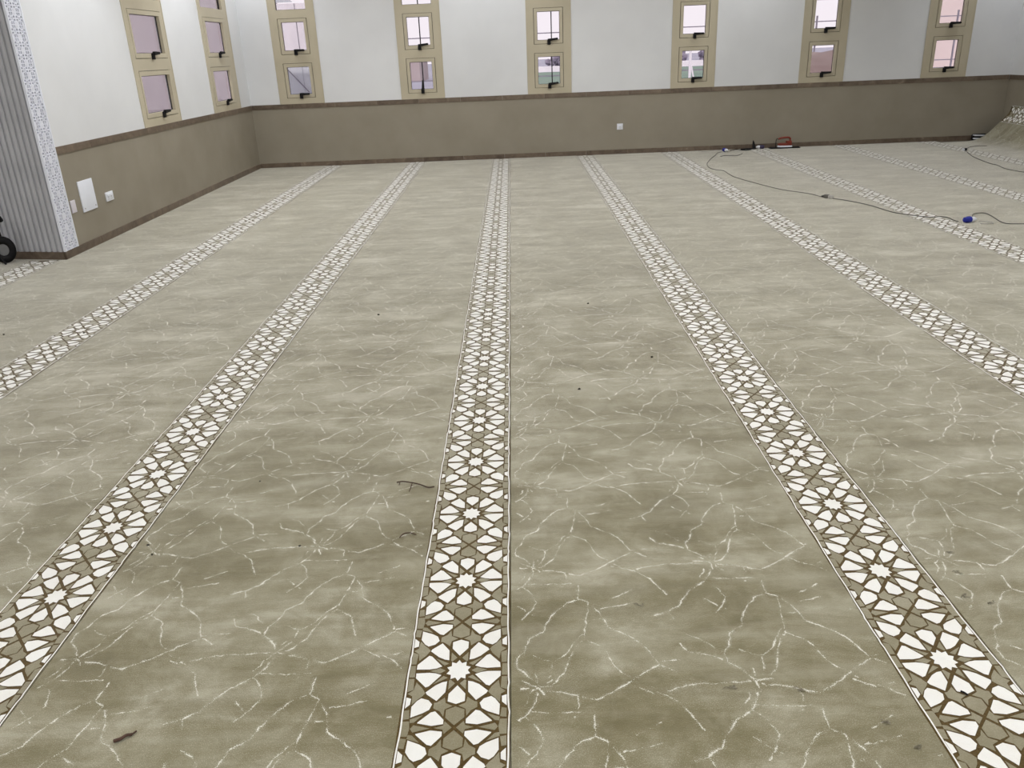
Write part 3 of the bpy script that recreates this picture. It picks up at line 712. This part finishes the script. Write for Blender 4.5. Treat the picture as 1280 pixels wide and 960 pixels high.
# bundle with two pale stripes at the foot of the back wall
bn = tag(empty('striped_bundle', (6.60, 12.02, .001), .12), 'small dark bundle with two pale stripes at the right end of the back wall', 'bundle')
MB().prism([(-.13,-.06),(.10,-.05),(.13,.02),(.09,.06),(-.08,.05)], 0, .085, bev=.012).build('cloth', M['black'], bn, True)
for z, y in ((.020,-.064),(.062,-.062)):
    MB().prism([(-.12,y),(.0,y-.010),(.11,y+.006),(.11,y+.03),(-.12,y+.03)], z, z+.017, bev=.004, M=RY(.06)).build('stripe', M['whiteplastic'], bn)

# litter on the carpet
tw = MB(); Z = .004
tw.tube(spline([(-.467,2.595,Z),(-.444,2.593,Z+.004),(-.409,2.579,Z+.005),(-.378,2.567,Z+.003),(-.35,2.551,Z),(-.327,2.554,Z)],4), .0022, 6)
tw.tube([(-.409,2.578,Z+.004),(-.411,2.546,Z+.002),(-.414,2.526,Z)], .0016, 6); tw.tube([(-.455,2.593,Z+.002),(-.456,2.575,Z)], .0015, 6)
tag(tw.build('twig', M['bark'], None, True), 'thin forked twig on the carpet left of the central stripe', 'twig')
tag(MB().tube(spline([(-.411,2.232,.003),(-.40,2.251,.005),(-.379,2.256,.004),(-.36,2.246,.003)],4), .0016, 6).build('thread', M['bark'], None, True), 'short curved dark thread on the carpet left of the central stripe, nearer than the twig', 'thread')
tag(MB().tube(spline([(-.966,1.421,.004),(-.952,1.425,.006),(-.943,1.435,.006),(-.933,1.438,.005),(-.926,1.449,.004)],4), [.0042]*5+[.0036]*8+[.002]*4, 7).build('bark_strip', M['bark'], None, True), 'dark reddish brown curved bark strip on the carpet at bottom left', 'twig')
tag(MB().tube(spline([(1.000,1.492,.004),(1.005,1.486,.005),(1.010,1.479,.004)],3), .0022, 6).build('thread', M['black'], None, True), 'tiny black thread on the patterned stripe at bottom right', 'thread')
CR = [((-.846,4.67),'left of the central stripe, the far one'),((.414,4.737),'right of the central stripe, the farthest of that group'),((.647,3.783),'midway between the central stripe and the next one right'),((.257,3.408),'just right of the central stripe, the nearest there'),((-3.039,4.554),'at the left edge of the picture'),((-1.227,2.24),'beside the second stripe from the left, farther of two'),((-1.191,2.184),'beside the second stripe from the left, nearer of two'),((-.979,2.644),'midway between the two middle left stripes'),((-.726,2.205),'in the bay left of the central stripe, nearer than the twig'),((-2.551,4.526),'just above the left stripe')]
def crumb(r, seed):
    random.seed(seed); t = bmesh.new(); bmesh.ops.create_icosphere(t, subdivisions=1, radius=r)
    for v in t.verts: v.co = Vector((v.co.x*1.25, v.co.y, v.co.z*.7)) * random.uniform(.65,1.25)
    b = MB(); b.merge(t); return b
for i, ((x, y), w) in enumerate(CR):
    r = .0065 if y > 3 else .0038
    o = crumb(r, i).build('dirt_crumb', M['crumb']); o.location = (x, y, r*.62); o.rotation_euler = (0,0,i*1.3)
    tag(o, 'tiny dark dirt crumb ' + w, 'crumb', 'dirt crumbs on the carpet')
TF = [(.475,1.53),(.634,1.517),(1.224,1.956),(1.19,1.847),(1.245,1.811),(.303,1.852),(.785,1.404),(.833,1.334),(1.25,2.05),(1.30,1.70)]
TFL = ['left of the lower burst of veins between the two right stripes', 'beside the lower burst of veins between the two right stripes', 'right of the bottom right stripe, farthest', 'right of the bottom right stripe, second farthest', 'right of the bottom right stripe, middle', 'in the bay right of the central stripe, farthest left', 'at the bottom, left of the right stripe, farther of two', 'at the bottom, left of the right stripe, nearer of two', 'beyond the other tufts right of the bottom right stripe', 'right of the bottom right stripe, nearest']
for i, (x, y) in enumerate(TF):
    random.seed(40+i); b = MB()
    for q in range(5):
        a = random.uniform(0,6.28); L = random.uniform(.008,.02); px, py = random.uniform(-.006,.006), random.uniform(-.005,.005)
        b.tube([(px,py,.002),(px+L*.5*math.cos(a),py+L*.3*math.sin(a),.004),(px+L*math.cos(a+.5),py+L*.5*math.sin(a+.5),.002)], .0009, 5)
    o = b.build('fibre_tuft', M['tuft']); o.location = (x, y, .0005)
    tag(o, 'loose beige fibre tuft ' + TFL[i], 'fibre', 'fibre tufts in the foreground')

# =================================================================== LAMPS (downlights, and unseen ceiling panels added for general light)
def lamp(name, kind, e, loc, parent, **kw):
    l = bpy.data.lights.new(name, kind); l.energy = e
    for k, v in kw.items(): setattr(l, k, v)
    o = bpy.data.objects.new(name, l); COL.objects.link(o); o.location = loc; o.parent = parent; return o
PLAB = ['%s column, %s row' % (('left','middle','right')[i%3], ('rearmost','second','third','fourth','farthest')[i//3]) for i in (0,1,2,3,4,5,6,7,8,9,10,11,12,13)] + ['over the far left bay, nearer the rear', 'over the far left bay, nearer the cladding']
for i, (x, y) in enumerate(PANELS):
    r = tag(empty('added_ceiling_light', (x, y, CEIL)), 'unseen added square ceiling light panel, ' + PLAB[i], 'light', 'added ceiling light panels')
    f_ = MB(); f_.box(-.31,.31,-.31,-.285,-.03,0); f_.box(-.31,.31,.285,.31,-.03,0); f_.box(-.31,-.285,-.285,.285,-.03,0); f_.box(.285,.31,-.285,.285,-.03,0); f_.build('frame', M['panelwhite'], r)
    MB().box(-.285,.285,-.285,.285,-.014,-.004).build('diffuser', M['diffuser'], r)
    lamp('panel_light', 'AREA', PANEL_W, (0,0,-.034), r, shape='SQUARE', size=.56, color=(.98,.985,1.0))
for i, (x, y) in enumerate(DOWNS):
    r = tag(empty('downlight', (x, y, CEIL)), 'round white ceiling downlight ' + ('near the back wall, ' + ('leftmost','second from left','second from right','rightmost')[i] if i < 4 else 'near the left wall, %s of two' % ('nearer','farther')[i-4]), 'light', 'ceiling downlights')
    MB().lathe([(.09,-.001),(.09,-.012),(.075,-.014),(.07,-.006)], 24).build('ring', M['panelwhite'], r, True)
    MB().cyl(.066,.066,.004,24,M=T(0,0,-.005)).build('diffuser', M['diffuser'], r)
    lamp('downlight_beam', 'SPOT', DOWN_W*3, (0,0,-.03), r, spot_size=math.radians(100), spot_blend=.7, shadow_soft_size=.06, color=(.93,.96,1.0)) if i < 4 else lamp('downlight_beam', 'SPOT', DOWN_W*4, (0,0,-.03), r, spot_size=math.radians(100), spot_blend=.7, shadow_soft_size=.06, color=(.93,.96,1.0))

# =================================================================== OUTSIDE, seen through the panes
def outside(name, mb, mt, label, cat, group=None):
    return tag(mb.build(name, mt), label, cat, group)
m_sand = noisy('pale_paving', (.30,.30,.37), (.38,.38,.45), .15, .9); m_turf = noisy('dusty_turf', (.14,.22,.175), (.20,.28,.22), .3, .95)
m_line = noisy('white_concrete', (.80,.78,.80), (.85,.83,.85), .5, .8); m_pink = noisy('pale_pink_render', (.72,.60,.57), (.78,.66,.63), .2, .9)
m_lilac = noisy('lilac_sheet', (.50,.53,.56), (.60,.63,.66), 1.4, .7); m_brown = noisy('dry_earth', (.19,.14,.13), (.28,.22,.21), .8, .95)
m_fence = noisy('grey_fence_steel', (.20,.18,.22), (.26,.24,.28), 2, .6); m_leaf = noisy('grey_green_leaf', (.20,.17,.24), (.36,.33,.40), 1.2, .9)
m_pink2 = noisy('beige_pink_render', (.40,.33,.33), (.47,.40,.40), .4, .9); m_dark = noisy('dark_opening', (.10,.09,.12), (.14,.13,.16), 2, .5)
outside('yard_ground', MB().box(-40, 90, YB+.25, 170, -.5, -.30), m_sand, 'pale sandy ground outside, seen low through the back windows', 'ground')
outside('turf_pitch', MB().box(-2.2, 22, 34, 71, -.31, -.28), m_turf, 'green turf pitch seen through the lower panes of the middle back windows', 'turf')
outside('boundary_wall', MB().box(-3, 24, 72, 72.3, -.31, .14, bev=.02), m_line, 'low white wall beyond the green turf', 'wall')
fn = tag(empty('boundary_fence', (0, 0, 0)), 'tall grey wire fence with posts outside the back windows', 'fence')
for i in range(17):
    MB().cyl(.035,.035,2.5,8,M=T(-12+i*2.6, 33, .95)).build('post', m_fence, fn)
for z in (.5, 1.25, 2.0): MB().box(-12, 29.6, 32.985, 33.015, z-.018, z+.018).build('rail', m_fence, fn)
def bush(loc, s, seed, label):
    random.seed(seed); t = MB()
    for q in range(60):
        a = random.uniform(0,6.28); rr = random.uniform(0,1)**.5; z = random.uniform(.1,1)
        u = bmesh.new(); bmesh.ops.create_icosphere(u, subdivisions=1, radius=random.uniform(.16,.30))
        u.transform(T(rr*math.cos(a)*(1.2-z*.5), rr*math.sin(a)*.6, z) @ RX(a) @ RZ(z*5) @ Matrix.Diagonal((1.3,.7,.8,1))); t.merge(u)
    r = tag(empty('shrub', loc), label, 'shrub', 'shrubs beyond the white wall'); r.scale = (s,s,s)
    t.build('foliage', m_leaf, r); MB().tube([(0,0,-.05),(.05,0,.6)], [.08,.05], 8).build('stem', m_brown, r)
for i, x in enumerate((-4, .4, 4.8, 9.2, 13.6, 18, 22.4)): bush((x, 76, -.3), 1.25+.2*(i%3), 60+i, 'hazy grey shrub beyond the low white wall outside, ' + ('leftmost','second from left','third from left','middle one','third from right','second from right','rightmost')[i])
def building(loc, w, d, h, mt, label, cols, rows):
    r = tag(empty('building', loc), label, 'building'); MB().box(-w/2, w/2, 0, d, 0, h).build('wall', mt, r); MB().box(-w/2-.1, w/2+.1, -.1, d+.1, h, h+.25).build('parapet', m_line, r)
    for i in range(cols):
        for j in range(rows):
            x = -w/2 + (i+.5)*w/cols; z = .9+j*3.0
            f_ = MB().box(x-.55, x+.55, -.05, .02, z, z+1.4).build('window', m_line, r); MB().box(x-.45, x+.45, -.07, -.04, z+.1, z+1.3).build('pane', m_dark, f_)
building((27.5, 48, -.3), 10, 8, 7, m_pink, 'pale pink building seen through the rightmost back window', 2, 2)
building((-7.1, 60, -.3), 1.7, 6, 1.45, m_pink2, 'low beige pink hut seen through the second back window', 0, 0)
mo = MB()
t = bmesh.new(); bmesh.ops.create_icosphere(t, subdivisions=3, radius=1.0)
random.seed(5)
for v in t.verts: v.co = Vector((v.co.x*2.6, v.co.y*1.6, max(v.co.z,-.05)*1.35)) * random.uniform(.93,1.07)
mo.merge(t); o = mo.build('earth_mound', m_brown); o.location = (10.4, 29.0, -.3); tag(o, 'brownish mound of earth seen through the fifth back window', 'mound')
tp = tag(empty('sheet_screen', (-4.2, 15.2, -.3)), 'lilac grey sheet screen standing outside the leftmost back window', 'screen')
m_psheet = noisy('pale_pink_sheet', (.74,.71,.74), (.84,.80,.83), 1.6, .7)
for i in range(4):
    MB().box(-.62+i*.40, -.225+i*.40, 0, .02, 0, 1.77).build('panel', m_lilac, tp)
    MB().box(-.62+i*.40, -.235+i*.40, .005, .02, 1.80, 2.62).build('upper_panel', m_psheet, tp)
    MB().cyl(.02,.02,2.62,8,M=T(-.63+i*.40, .04, 1.31)).build('post', m_fence, tp)
MB().tube([(.30,-.05,1.62),(.66,-.05,1.20)], .010, 6).build('brace', m_fence, tp)
MB().prism([(.12,2.64),(.16,3.0),(.55,2.64)], -.01, .01, M=RX(math.pi/2)).build('flap', m_lilac, tp)
ps = tag(empty('net_post', (6.15, 30, -.3)), 'white post with a slanted stay outside the fourth back window', 'post')
MB().cyl(.045,.045,1.5,10,M=T(0,0,.75)).build('upright', m_line, ps); MB().tube([(0,0,1.2),(.28,0,.02)], .03, 8).build('stay', m_line, ps); MB().box(-.25,.4,-.2,.2,0,.06).build('foot', m_line, ps)
outside('neighbour_wall', MB().box(XL-3.2, XL-3.0, 12.6, 26.0, -.5, 3.1), M['outer'], 'pinkish grey wall a few steps outside the two left windows', 'wall')
